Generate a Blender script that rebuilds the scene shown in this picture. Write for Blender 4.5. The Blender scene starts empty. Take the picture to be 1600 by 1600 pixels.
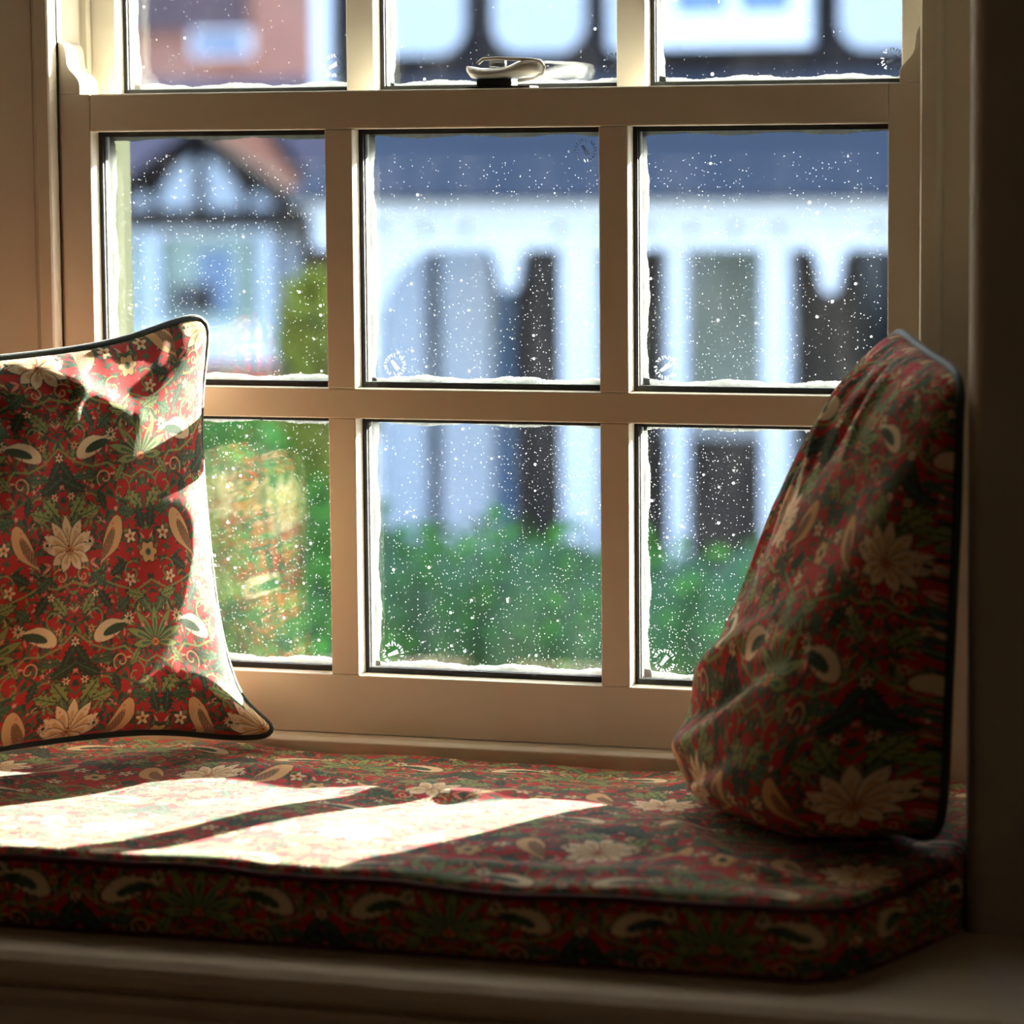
import bpy, bmesh, math, random
import numpy as np
from mathutils import Vector, Matrix
random.seed(7)
RNG = np.random.default_rng(11)
C = bpy.context.scene.collection
S = bpy.context.scene

# ------------------------------------------------------------ camera, sky, sun, exposure
YAW, PITCH, ROLL = math.radians(17.578), math.radians(-6.038), math.radians(-0.471)
fwd = Vector((-math.sin(YAW)*math.cos(PITCH), math.cos(YAW)*math.cos(PITCH), math.sin(PITCH)))
rt0 = Vector((math.cos(YAW), math.sin(YAW), 0)); up0 = rt0.cross(fwd)
rt = math.cos(ROLL)*rt0 + math.sin(ROLL)*up0; up = -math.sin(ROLL)*rt0 + math.cos(ROLL)*up0
cam = bpy.data.cameras.new('camera'); co = bpy.data.objects.new('camera', cam); C.objects.link(co)
M4 = Matrix.Identity(4)
for i in range(3):
    M4[i][0], M4[i][1], M4[i][2] = rt[i], up[i], -fwd[i]
M4[0][3], M4[1][3], M4[2][3] = 1.2451, -2.6633, -0.0222
co.matrix_world = M4
cam.sensor_width = 36; cam.lens = 113.05; cam.shift_x = -0.006; cam.shift_y = -0.018
cam.clip_start = 0.05; cam.clip_end = 300
cam.dof.use_dof = True; cam.dof.focus_distance = 2.80; cam.dof.aperture_fstop = 4.6
S.camera = co

world = bpy.data.worlds.new('sky'); S.world = world; world.use_nodes = True
nt = world.node_tree; nt.nodes.clear()
wo = nt.nodes.new('ShaderNodeOutputWorld'); bg = nt.nodes.new('ShaderNodeBackground')
tc = nt.nodes.new('ShaderNodeTexCoord'); sp = nt.nodes.new('ShaderNodeSeparateXYZ'); cr = nt.nodes.new('ShaderNodeValToRGB')
nt.links.new(tc.outputs['Generated'], sp.inputs[0]); nt.links.new(sp.outputs['Z'], cr.inputs[0])
cr.color_ramp.elements[0].position = 0.0; cr.color_ramp.elements[0].color = (0.64, 0.79, 1.0, 1)
cr.color_ramp.elements[1].position = 0.6; cr.color_ramp.elements[1].color = (0.38, 0.58, 1.0, 1)
nt.links.new(cr.outputs[0], bg.inputs[0]); bg.inputs[1].default_value = 3.5
nt.links.new(bg.outputs[0], wo.inputs[0])

sun = bpy.data.lights.new('sun', 'SUN'); sun.energy = 68; sun.angle = math.radians(0.7); sun.color = (1.0, 0.93, 0.82)
so = bpy.data.objects.new('sun', sun); C.objects.link(so)
so.rotation_euler = Vector((-0.595, -1.0, -0.33)).to_track_quat('-Z', 'Y').to_euler()
so.location = (8, 12, 4)

S.view_settings.view_transform = 'Standard'; S.view_settings.look = 'None'
S.view_settings.exposure = 0.25; S.view_settings.gamma = 1.0; S.view_settings.use_curve_mapping = False
S.cycles.transparent_max_bounces = 24; S.cycles.max_bounces = 10; S.cycles.diffuse_bounces = 5

# ------------------------------------------------------------ helpers
def srgb(r, g, b):
    f = lambda c: (c/255/12.92) if c/255 <= 0.04045 else ((c/255+0.055)/1.055)**2.4
    return (f(r), f(g), f(b), 1)

def mat(name, col, rough=0.5, var=0.0, scale=20, bump=0.0, bscale=60, col2=None, sheen=0.0, metal=0.0, spec=0.5, attr=None, stretch=(1, 1, 1)):
    m = bpy.data.materials.new(name); m.use_nodes = True
    t = m.node_tree; n = t.nodes; l = t.links; b = n['Principled BSDF']
    b.inputs['Roughness'].default_value = rough; b.inputs['Metallic'].default_value = metal
    b.inputs['Specular IOR Level'].default_value = spec
    if sheen:
        b.inputs['Sheen Weight'].default_value = sheen; b.inputs['Sheen Roughness'].default_value = 0.4
    tc = n.new('ShaderNodeTexCoord'); mp = n.new('ShaderNodeMapping'); mp.inputs['Scale'].default_value = stretch
    l.new(tc.outputs['Object'], mp.inputs[0])
    nz = n.new('ShaderNodeTexNoise'); nz.inputs['Scale'].default_value = scale; nz.inputs['Detail'].default_value = 4
    l.new(mp.outputs[0], nz.inputs['Vector'])
    mx = n.new('ShaderNodeMix'); mx.data_type = 'RGBA'
    c2 = col2 if col2 else tuple(c*(1-var) for c in col[:3])+(1,)
    mx.inputs[7].default_value = c2
    if attr:
        at = n.new('ShaderNodeAttribute'); at.attribute_name = attr
        l.new(at.outputs['Color'], mx.inputs[6])
        mu = n.new('ShaderNodeMath'); mu.operation = 'MULTIPLY'; mu.inputs[1].default_value = var
        l.new(nz.outputs[0], mu.inputs[0]); l.new(mu.outputs[0], mx.inputs[0])
    else:
        mx.inputs[6].default_value = col
        l.new(nz.outputs[0], mx.inputs[0])
    l.new(mx.outputs[2], b.inputs['Base Color'])
    if bump:
        nb = n.new('ShaderNodeTexNoise'); nb.inputs['Scale'].default_value = bscale; nb.inputs['Detail'].default_value = 3
        l.new(mp.outputs[0], nb.inputs['Vector'])
        bp = n.new('ShaderNodeBump'); bp.inputs['Strength'].default_value = bump; bp.inputs['Distance'].default_value = 0.002
        l.new(nb.outputs[0], bp.inputs['Height']); l.new(bp.outputs[0], b.inputs['Normal'])
    return m

def mesh_obj(name, bm, m, parent=None, smooth=False, bevel=0.0, seg=2):
    me = bpy.data.meshes.new(name); bm.normal_update(); bm.to_mesh(me); bm.free()
    if smooth:
        me.polygons.foreach_set('use_smooth', [True]*len(me.polygons))
    o = bpy.data.objects.new(name, me); C.objects.link(o)
    me.materials.append(m)
    if parent: o.parent = parent
    if bevel:
        b = o.modifiers.new('bevel', 'BEVEL'); b.width = bevel; b.segments = seg; b.limit_method = 'ANGLE'; b.angle_limit = math.radians(40)
        b.harden_normals = False
    return o

def box(bm, x0, x1, y0, y1, z0, z1):
    v = [bm.verts.new((x, y, z)) for x in (x0, x1) for y in (y0, y1) for z in (z0, z1)]
    for f in ((0, 1, 3, 2), (4, 6, 7, 5), (0, 4, 5, 1), (2, 3, 7, 6), (0, 2, 6, 4), (1, 5, 7, 3)):
        bm.faces.new([v[i] for i in f])
    return bm

def boxo(name, dims, m, parent=None, bevel=0.0):
    return mesh_obj(name, box(bmesh.new(), *dims), m, parent, bevel=bevel)

def prism(bm, pts, a0, a1, axis='y'):
    """outline pts (2-D) extruded between a0 and a1 along axis"""
    def mk(p, a):
        return {'y': (p[0], a, p[1]), 'z': (p[0], p[1], a), 'x': (a, p[0], p[1])}[axis]
    A = [bm.verts.new(mk(p, a0)) for p in pts]; B = [bm.verts.new(mk(p, a1)) for p in pts]
    n = len(pts)
    bm.faces.new(A); bm.faces.new(B[::-1])
    for i in range(n):
        bm.faces.new((A[i], B[i], B[(i+1) % n], A[(i+1) % n]))
    bmesh.ops.recalc_face_normals(bm, faces=bm.faces[:])
    return bm

def ring(bm, x0, x1, z0, z1, y0, y1, wl, wr, wb, wt):
    """rectangular picture-frame ring, four boxes sharing a front plane (outer size x0..x1, z0..z1)"""
    box(bm, x0, x0+wl, y0, y1, z0, z1); box(bm, x1-wr, x1, y0, y1, z0, z1)
    box(bm, x0+wl, x1-wr, y0, y1, z0, z0+wb); box(bm, x0+wl, x1-wr, y0, y1, z1-wt, z1)
    return bm

def tube(name, pts, r, m, parent=None, closed=False, res=6):
    cu = bpy.data.curves.new(name, 'CURVE'); cu.dimensions = '3D'; cu.bevel_depth = r; cu.bevel_resolution = res//2
    s = cu.splines.new('POLY'); s.points.add(len(pts)-1)
    for i, p in enumerate(pts): s.points[i].co = (p[0], p[1], p[2], 1)
    s.use_cyclic_u = closed; cu.use_fill_caps = True
    tmp = bpy.data.objects.new('tmp', cu); C.objects.link(tmp)
    bpy.context.view_layer.update()
    me = bpy.data.meshes.new_from_object(tmp.evaluated_get(bpy.context.evaluated_depsgraph_get()))
    bpy.data.objects.remove(tmp); me.name = name
    me.materials.clear(); me.materials.append(m)
    me.polygons.foreach_set('use_smooth', [True]*len(me.polygons))
    o = bpy.data.objects.new(name, me); C.objects.link(o)
    if parent: o.parent = parent
    return o

def empty(name, loc, label=None, cat=None, group=None, kind=None):
    o = bpy.data.objects.new(name, None); C.objects.link(o); o.location = loc; o.empty_display_size = 0.05
    tag(o, label, cat, group, kind)
    return o

def tag(o, label=None, cat=None, group=None, kind=None):
    if label: o['label'] = label
    if cat: o['category'] = cat
    if group: o['group'] = group
    if kind: o['kind'] = kind
    return o

def settle(root):
    """children were built in world coordinates: keep them there under a root that is not at the origin"""
    inv = Matrix.Translation(root.location).inverted()
    for ch in root.children: ch.matrix_parent_inverse = inv

def grid_mesh(name, P, cols, m, parent, wrap=False):
    """P: (n,m,3) array of points; cols (n,m,3) linear colours"""
    n, k, _ = P.shape
    me = bpy.data.meshes.new(name)
    idx = np.arange(n*k).reshape(n, k)
    q = np.stack([idx[:-1, :-1], idx[1:, :-1], idx[1:, 1:], idx[:-1, 1:]], -1).reshape(-1, 4)
    me.vertices.add(n*k); me.vertices.foreach_set('co', P.reshape(-1).astype(np.float32))
    me.loops.add(q.size); me.loops.foreach_set('vertex_index', q.reshape(-1).astype(np.int32))
    me.polygons.add(len(q)); me.polygons.foreach_set('loop_start', np.arange(0, q.size, 4, dtype=np.int32))
    me.polygons.foreach_set('use_smooth', np.ones(len(q), bool))
    me.update(calc_edges=True)
    if cols is not None:
        ca = me.color_attributes.new('print', 'FLOAT_COLOR', 'POINT')
        rgba = np.ones((n*k, 4), np.float32); rgba[:, :3] = cols.reshape(-1, 3)
        ca.data.foreach_set('color', rgba.reshape(-1))
    me.materials.append(m)
    o = bpy.data.objects.new(name, me); C.objects.link(o)
    if parent: o.parent = parent
    return o

# ------------------------------------------------------------ printed fabric: an all-over floral, drawn as vector shapes on a repeat tile
TW, TH, PX = 0.100, 0.190, 0.0003           # half repeat (mirrored), vertical repeat, sampling
nx, ny = int(TW/PX), int(TH/PX)
TX, TY = np.meshgrid((np.arange(nx)+0.5)*PX, (np.arange(ny)+0.5)*PX)
lin = lambda *c: np.array(srgb(*c)[:3])
RED, DKG, MDG, LTG = lin(182, 34, 34), lin(44, 62, 48), lin(76, 104, 74), lin(138, 150, 88)
CRM, TAN, ORG, BRN, PNK, INK = lin(232, 206, 166), lin(214, 168, 116), lin(214, 130, 66), lin(120, 84, 58), lin(214, 110, 100), lin(58, 40, 34)
tile = np.zeros((ny, nx, 3)) + RED

def paint(cx, cy, ang, sx, sy, fn):
    """fn(x,y) in shape space -> list of (mask, colour); drawn with vertical wrap and horizontal mirror"""
    for dy in (-TH, 0, TH):
        for mir in (0, 1, 2):
            X = TX if mir == 0 else (-TX if mir == 1 else 2*TW-TX)
            dx, dyy = X-cx, TY-(cy+dy)
            R = max(sx, sy)*1.5
            ys, xs = np.where((np.abs(dx) < R) & (np.abs(dyy) < R))
            if len(ys) == 0: continue
            a, b = dx[ys, xs], dyy[ys, xs]
            c, s = math.cos(ang), math.sin(ang)
            x, y = (a*c+b*s)/sx, (-a*s+b*c)/sy
            for m_, col in fn(x, y):
                tile[ys[m_], xs[m_]] = col

def leaf(body, vein, edge=INK, ser=0.0, k=12):
    def f(x, y):
        w = (1-x*x)*np.where(x < 0, 0.9, 1.0)*(1+ser*np.sin(k*x))
        w = np.where(np.abs(x) < 1, w, -1)
        return [(np.abs(y) < w, edge), (np.abs(y) < w-0.14, body),
                ((np.abs(y) < 0.07) & (np.abs(x) < 0.85), vein),
                ((np.abs(np.sin(7*x-2.2*np.abs(y)*2)) < 0.16) & (np.abs(y) < w*0.7), vein)]
    return f

def flower(n, body, core, edge=INK, d=0.26):
    def f(x, y):
        r = np.hypot(x, y); a = np.arctan2(y, x)
        R = 1-d+d*np.cos(n*a)
        return [(r < R, edge), (r < R-0.1, body), ((np.abs(np.sin(n*a/2)) < 0.1) & (r < R*0.62) & (r > 0.3), TAN), (r < 0.3, core), (r < 0.14, edge)]
    return f

def plump(body, inner, speck):
    """plump drop-shaped bud with a tapering tail"""
    def f(x, y):
        w = np.where(x > -0.2, np.sqrt(np.clip(1-((x-0.25)/0.75)**2, 0, 1)), 0.80*np.clip((x+1)/0.8, 0, 1)**1.3)
        yy = y-0.35*(x-0.2)**2+0.1
        m = (np.abs(yy) < w) & (np.abs(x) < 1)
        i = ((x+0.08)/0.62)**2+((yy-0.22)/0.45)**2 < 1
        sp = np.sin(x*34+yy*9)*np.sin(yy*26-x*7) > 0.25
        return [(m, INK), ((np.abs(yy) < w-0.08) & (np.abs(x) < 0.97), body), (m & i, inner), (m & i & sp, speck)]
    return f

def petal(body, shade, edge=INK):
    def f(x, y):
        w = np.clip(np.sin(np.clip((x+1)/2, 0, 1)**1.4*math.pi), 0, 1)
        w = np.where(np.abs(x) < 1, w, -1)
        return [(np.abs(y) < w, edge), (np.abs(y) < w-0.13, body), ((np.abs(y) < w*0.35) & (x < 0.3), shade)]
    return f

def vine(pts, w, col, edge=None):
    P = np.array(pts)
    for i in range(len(P)-1):
        a, b = P[i], P[i+1]; L = np.linalg.norm(b-a)/2+1e-6; c = (a+b)/2; ang = math.atan2(b[1]-a[1], b[0]-a[0])
        paint(c[0], c[1], ang, L+w, w, lambda x, y: [((np.abs(x) < 1) & (np.abs(y) < 1), col)])

def spiral(cx, cy, r, a0, turns, w, col, sgn=1):
    t = np.linspace(0, 1, 26)
    vine([(cx+r*(1-0.8*u)*math.cos(a0+sgn*turns*6.28*u), cy+r*(1-0.8*u)*math.sin(a0+sgn*turns*6.28*u)) for u in t], w, col)

# small filler foliage
for i in range(520):
    c = RNG.choice(4, p=[.36, .36, .2, .08])
    paint(RNG.uniform(0, TW), RNG.uniform(0, TH), RNG.uniform(0, 6.28), RNG.uniform(.0038, .0075), RNG.uniform(.0012, .0024),
          leaf([MDG, DKG, LTG, PNK][c], [DKG, MDG, DKG, CRM][c], edge=DKG if c != 3 else BRN))
for cx, cy, r, a, s in ((.03, .09, .013, 0, 1), (.07, .10, .015, 2, -1), (.025, .165, .014, 3.5, 1), (.078, .015, .012, 1, 1), (.052, .115, .010, 4, -1), (.014, .018, .009, 0.5, 1), (.088, .165, .010, 2.5, 1)):
    spiral(cx, cy, r, a, 1.1, .0007, LTG if r > .011 else TAN, s)
vine([(0, .085), (.012, .098), (.026, .104), (.042, .102), (.058, .095), (.075, .09), (.1, .082)], .0011, MDG)
vine([(.1, .118), (.085, .112), (.07, .118), (.058, .13), (.04, .128), (.02, .135), (0, .15)], .0010, LTG)
vine([(.0, .012), (.02, .006), (.04, .01), (.06, .002), (.08, -.004), (.1, .006)], .0010, LTG)
# serrated leaves in fans
for (cx, cy, ang, L, W, b, v) in (
    (.016, .088, .9, .017, .0085, LTG, DKG), (.030, .082, .3, .015, .007, LTG, DKG), (.010, .070, 1.25, .014, .006, MDG, LTG),
    (.012, .112, -.5, .018, .008, DKG, MDG), (.028, .120, .1, .015, .006, MDG, DKG), (.006, .128, -1.0, .014, .006, DKG, MDG),
    (.088, .088, 2.3, .016, .0075, LTG, DKG), (.075, .078, 2.9, .014, .006, MDG, DKG), (.093, .070, 1.8, .014, .006, DKG, MDG),
    (.090, .172, 2.2, .015, .007, MDG, LTG), (.078, .182, 2.9, .013, .006, LTG, DKG), (.060, .173, .6, .013, .006, MDG, DKG),
    (.040, .180, 2.2, .014, .006, DKG, MDG), (.018, .178, .9, .015, .007, LTG, DKG), (.034, .012, -.6, .013, .006, MDG, DKG),
    (.060, .020, .5, .013, .006, DKG, MDG), (.070, .118, 1.0, .012, .005, LTG, DKG), (.046, .092, 1.9, .012, .005, DKG, MDG)):
    paint(cx, cy, ang, L, W, leaf(b, v, ser=.22, k=16))
# palmette on the mirror axis
for a, L in ((math.pi/2, .021), (1.05, .020), (.55, .019), (0.05, .016), (-.55, .015), (-1.1, .014)):
    paint(math.cos(a)*L*0.8, .045+math.sin(a)*L*0.8, a, L, .0062, petal(CRM, TAN))
paint(0, .045, 0, .006, .006, flower(6, ORG, BRN))
# lily on the other axis
for a, L in ((math.pi/2, .022), (2.2, .024), (2.75, .024), (3.2, .018)):
    paint(TW+math.cos(a)*L*0.8, .132+math.sin(a)*L*0.8, a, L, .0048, petal(LTG, MDG))
paint(TW, .132, 0, .007, .005, flower(5, ORG, RED))
paint(TW, .034, 0, .0125, .0125, flower(6, TAN, MDG, d=.12))
# plump buds
paint(.052, .048, math.radians(62), .030, .0115, plump(TAN, BRN, TAN*0.6))
paint(.046, .150, math.radians(200), .026, .0105, plump(CRM, DKG, MDG))
# blossoms
for x, y, r, n_, b, c in ((.079, .052, .0085, 5, CRM, ORG), (.074, .008, .0080, 5, CRM, ORG), (.026, .052, .0068, 11, CRM, DKG), (.020, .152, .0052, 6, TAN, RED),
                          (.066, .158, .0075, 8, CRM, MDG), (.010, .100, .0050, 6, CRM, RED), (.036, .108, .0045, 5, PNK, CRM), (.083, .150, .0040, 5, PNK, CRM),
                          (.0, .140, .0060, 6, CRM, RED), (.062, .082, .0042, 5, PNK, CRM), (.028, .188, .0050, 5, CRM, ORG), (.048, .020, .0040, 6, PNK, CRM)):
    paint(x, y, RNG.uniform(0, 6), r, r, flower(n_, b, c))
for i in range(40):
    r = RNG.uniform(.0008, .0014); paint(RNG.uniform(0, TW), RNG.uniform(0, TH), 0, r, r, lambda x, y: [(x*x+y*y < 1, PNK)])

def fabric(u, v):
    """colour of the printed cloth at cloth coordinates in metres"""
    a = np.abs(((u/TW+1) % 2)-1)*(nx-1); b = (v/TH % 1)*ny
    i0 = np.clip(a.astype(int), 0, nx-2); j0 = b.astype(int) % ny; j1 = (j0+1) % ny
    fa = (a-i0)[..., None]; fb = (b-np.floor(b))[..., None]
    return (tile[j0, i0]*(1-fa)+tile[j0, i0+1]*fa)*(1-fb)+(tile[j1, i0]*(1-fa)+tile[j1, i0+1]*fa)*fb

# ------------------------------------------------------------ materials
PAINT = mat('cream_gloss_paint', srgb(226, 218, 200), rough=0.42, var=0.05, scale=9, bump=0.15, bscale=45)
PAINT2 = mat('cream_wall_paint', srgb(170, 162, 146), rough=0.7, var=0.06, scale=4, bump=0.2, bscale=90)
BOARD = mat('seat_board_paint', srgb(222, 206, 184), rough=0.55, var=0.1, scale=6, bump=0.2, bscale=40)
RUBBER = mat('black_glazing_gasket', (0.006, 0.006, 0.007, 1), rough=0.6, var=0.3, scale=200, bump=0.4, bscale=300)
SPACER = mat('silver_spacer_bar', (0.42, 0.43, 0.44, 1), rough=0.4, var=0.2, scale=80, metal=0.7)
MASTIC = mat('whitish_sealant', (0.72, 0.74, 0.72, 1), rough=0.5, var=0.55, scale=120, bump=0.6, bscale=160)
FABRIC = mat('floral_printed_cotton', (1, 1, 1, 1), rough=0.85, var=0.10, scale=900, bump=0.25, bscale=1400, col2=(0.35, 0.3, 0.28, 1), sheen=0.08, attr='print', spec=0.25)
PIPE = mat('dark_green_piping', srgb(22, 44, 36), rough=0.6, var=0.3, scale=500, bump=0.4, bscale=900, sheen=0.3)
PIPER = mat('dark_red_piping', srgb(84, 26, 28), rough=0.7, var=0.4, scale=300, bump=0.4, bscale=900)
WOOD = mat('room_floor_wood', srgb(128, 96, 68), rough=0.5, col2=srgb(100, 74, 52), scale=6, stretch=(1, 9, 1))
OUTL = mat('grey_green_outer_paint', srgb(60, 63, 52), spec=0.0, rough=1.0, var=0.3, scale=30, bump=0.4)
ROOMW = mat('room_wall_paint', srgb(180, 166, 142), rough=0.9, var=0.05, scale=3)
CEIL = mat('ceiling_paint', srgb(150, 144, 132), rough=0.9, var=0.03, scale=3)
WHITE_MET = mat('white_lacquered_metal', (0.72, 0.70, 0.66, 1), rough=0.3, var=0.1, scale=60)
BLACK_MET = mat('black_metal', (0.02, 0.02, 0.02, 1), rough=0.4, var=0.2, scale=60)

def glass_mat(name, dust):
    m = bpy.data.materials.new(name); m.use_nodes = True
    t = m.node_tree; n = t.nodes; l = t.links; n.clear()
    out = n.new('ShaderNodeOutputMaterial'); tr = n.new('ShaderNodeBsdfTransparent'); gl = n.new('ShaderNodeBsdfGlossy')
    tr.inputs[0].default_value = (0.975, 0.99, 0.985, 1); gl.inputs['Roughness'].default_value = 0.0
    fr = n.new('ShaderNodeFresnel'); fr.inputs[0].default_value = 1.5
    mx = n.new('ShaderNodeMixShader'); l.new(fr.outputs[0], mx.inputs[0]); l.new(tr.outputs[0], mx.inputs[1]); l.new(gl.outputs[0], mx.inputs[2])
    last = mx
    if dust:
        tc = n.new('ShaderNodeTexCoord')
        def math_(op, a, b=None, c=None):
            k = n.new('ShaderNodeMath'); k.operation = op
            for i, v in enumerate((a, b, c)):
                if v is None: continue
                if isinstance(v, (int, float)): k.inputs[i].default_value = v
                else: l.new(v, k.inputs[i])
            return k.outputs[0]
        def specks(scale, size, keep, off):
            mp = n.new('ShaderNodeMapping'); mp.inputs['Location'].default_value = (off, 0, off*0.7)
            l.new(tc.outputs['Object'], mp.inputs[0])
            vo = n.new('ShaderNodeTexVoronoi'); vo.inputs['Scale'].default_value = scale; l.new(mp.outputs[0], vo.inputs['Vector'])
            sc = n.new('ShaderNodeSeparateColor'); l.new(vo.outputs['Color'], sc.inputs[0])
            rad = math_('MULTIPLY', sc.outputs[1], size)
            d = math_('LESS_THAN', vo.outputs['Distance'], rad)
            return d, sc.outputs[0]
        nz = n.new('ShaderNodeTexNoise'); nz.inputs['Scale'].default_value = 7; nz.inputs['Detail'].default_value = 3; l.new(tc.outputs['Object'], nz.inputs['Vector'])
        sx = n.new('ShaderNodeSeparateXYZ'); l.new(tc.outputs['Object'], sx.inputs[0])
        low = n.new('ShaderNodeMapRange'); low.inputs[1].default_value = 0.05; low.inputs[2].default_value = -0.50; low.inputs[3].default_value = 0.22; low.inputs[4].default_value = 0.75
        l.new(sx.outputs['Z'], low.inputs[0])
        dens = math_('MULTIPLY', low.outputs[0], math_('MULTIPLY', nz.outputs[0], 1.7))
        d1, r1 = specks(360, 0.30, 0.5, 0.0)
        a1 = math_('MULTIPLY', d1, math_('LESS_THAN', r1, dens))
        d2, r2 = specks(150, 0.24, 0.2, 3.3)
        a2 = math_('MULTIPLY', d2, math_('LESS_THAN', r2, math_('MULTIPLY', dens, 0.22)))
        ns = n.new('ShaderNodeTexNoise'); ns.inputs['Scale'].default_value = 30; ns.inputs['Detail'].default_value = 5
        mp = n.new('ShaderNodeMapping'); mp.inputs['Scale'].default_value = (1, 1, .35); l.new(tc.outputs['Object'], mp.inputs[0]); l.new(mp.outputs[0], ns.inputs['Vector'])
        film = math_('MULTIPLY', math_('POWER', ns.outputs[0], 3.0), 0.014)
        fac = math_('MINIMUM', math_('ADD', math_('ADD', math_('MULTIPLY', a1, 0.22), math_('MULTIPLY', a2, 0.5)), film), 1.0)
        df = n.new('ShaderNodeBsdfDiffuse'); df.inputs[0].default_value = (0.7, 0.7, 0.7, 1)
        tl = n.new('ShaderNodeBsdfTranslucent'); tl.inputs[0].default_value = (0.6, 0.62, 0.66, 1)
        m1 = n.new('ShaderNodeMixShader'); m1.inputs[0].default_value = 0.4; l.new(df.outputs[0], m1.inputs[1]); l.new(tl.outputs[0], m1.inputs[2])
        m2 = n.new('ShaderNodeMixShader'); l.new(fac, m2.inputs[0]); l.new(mx.outputs[0], m2.inputs[1]); l.new(m1.outputs[0], m2.inputs[2])
        last = m2
    l.new(last.outputs[0], out.inputs[0])
    return m
GLASS = glass_mat('clear_window_glass', False)
GLASSD = glass_mat('dusty_window_glass', True)
m_ = bpy.data.materials.new('etched_glass_mark'); m_.use_nodes = True
t_ = m_.node_tree; t_.nodes.clear(); o_ = t_.nodes.new('ShaderNodeOutputMaterial'); a_ = t_.nodes.new('ShaderNodeBsdfTranslucent'); b_ = t_.nodes.new('ShaderNodeBsdfTransparent'); x_ = t_.nodes.new('ShaderNodeMixShader')
nz_ = t_.nodes.new('ShaderNodeTexNoise'); nz_.inputs['Scale'].default_value = 700
a_.inputs[0].default_value = (0.22, 0.23, 0.24, 1); t_.links.new(nz_.outputs[0], x_.inputs[0]); t_.links.new(a_.outputs[0], x_.inputs[1]); t_.links.new(b_.outputs[0], x_.inputs[2]); t_.links.new(x_.outputs[0], o_.inputs[0])
ETCH = m_

# ------------------------------------------------------------ room shell
SEAT_Z = -0.549; BZ = -0.612
def struct(name, dims, m, bevel=0.0):
    return tag(boxo(name, dims, m, bevel=bevel), kind='structure')
struct('floor', (-2.6, 3.4, -4.6, 0.16, -1.16, -1.06), WOOD)
struct('ceiling', (-2.6, 3.4, -4.6, 0.16, 1.45, 1.55), CEIL)
struct('wall_back', (-2.6, 3.4, -4.7, -4.6, -1.16, 1.55), ROOMW)
struct('wall_far_left', (-2.7, -2.6, -4.7, 0.16, -1.16, 1.55), ROOMW)
struct('wall_far_right', (3.4, 3.5, -4.7, 0.16, -1.16, 1.55), ROOMW)
bm = bmesh.new()
def rounded_pier(x0, x1, y0, y1, r, left_round):
    pts = []
    if left_round:
        for k in range(9):
            a = math.pi+k/8*math.pi/2; pts.append((x0+r+r*math.cos(a), y0+r+r*math.sin(a)))
        pts += [(x1, y0), (x1, y1), (x0, y1)]
    else:
        pts += [(x0, y1), (x0, y0)]
        for k in range(9):
            a = -math.pi/2+k/8*math.pi/2; pts.append((x1-r+r*math.cos(a), y0+r+r*math.sin(a)))
        pts += [(x1, y1)]
    return pts
def pier(name, *a):
    bm = prism(bmesh.new(), rounded_pier(*a), -1.06, 1.45, 'z')
    return tag(mesh_obj(name, bm, PAINT2), kind='structure')
pier('wall_right', 0.842, 3.4, -0.285, 0.16, 0.016, True)
pier('wall_left', -2.6, -0.205, -0.285, 0.16, 0.016, False)
struct('wall_above_window', (-0.205, 0.842, -0.285, 0.16, 0.62, 1.45), PAINT2)
struct('wall_below_window', (-0.205, 0.842, -0.0, 0.16, -1.06, -0.575), PAINT2)

# ------------------------------------------------------------ window
W, B = 0.225, 0.0261
XS = [(i*(W+B), i*(W+B)+W) for i in range(3)]
XR = 3*W+2*B
ROWS = [(-0.228, 0.0), (-0.4846, -0.2546)]
win = empty('window_1', (XR/2, 0, -0.575), 'cream painted sash window with small square panes above the window seat', None, kind='structure')

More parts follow.
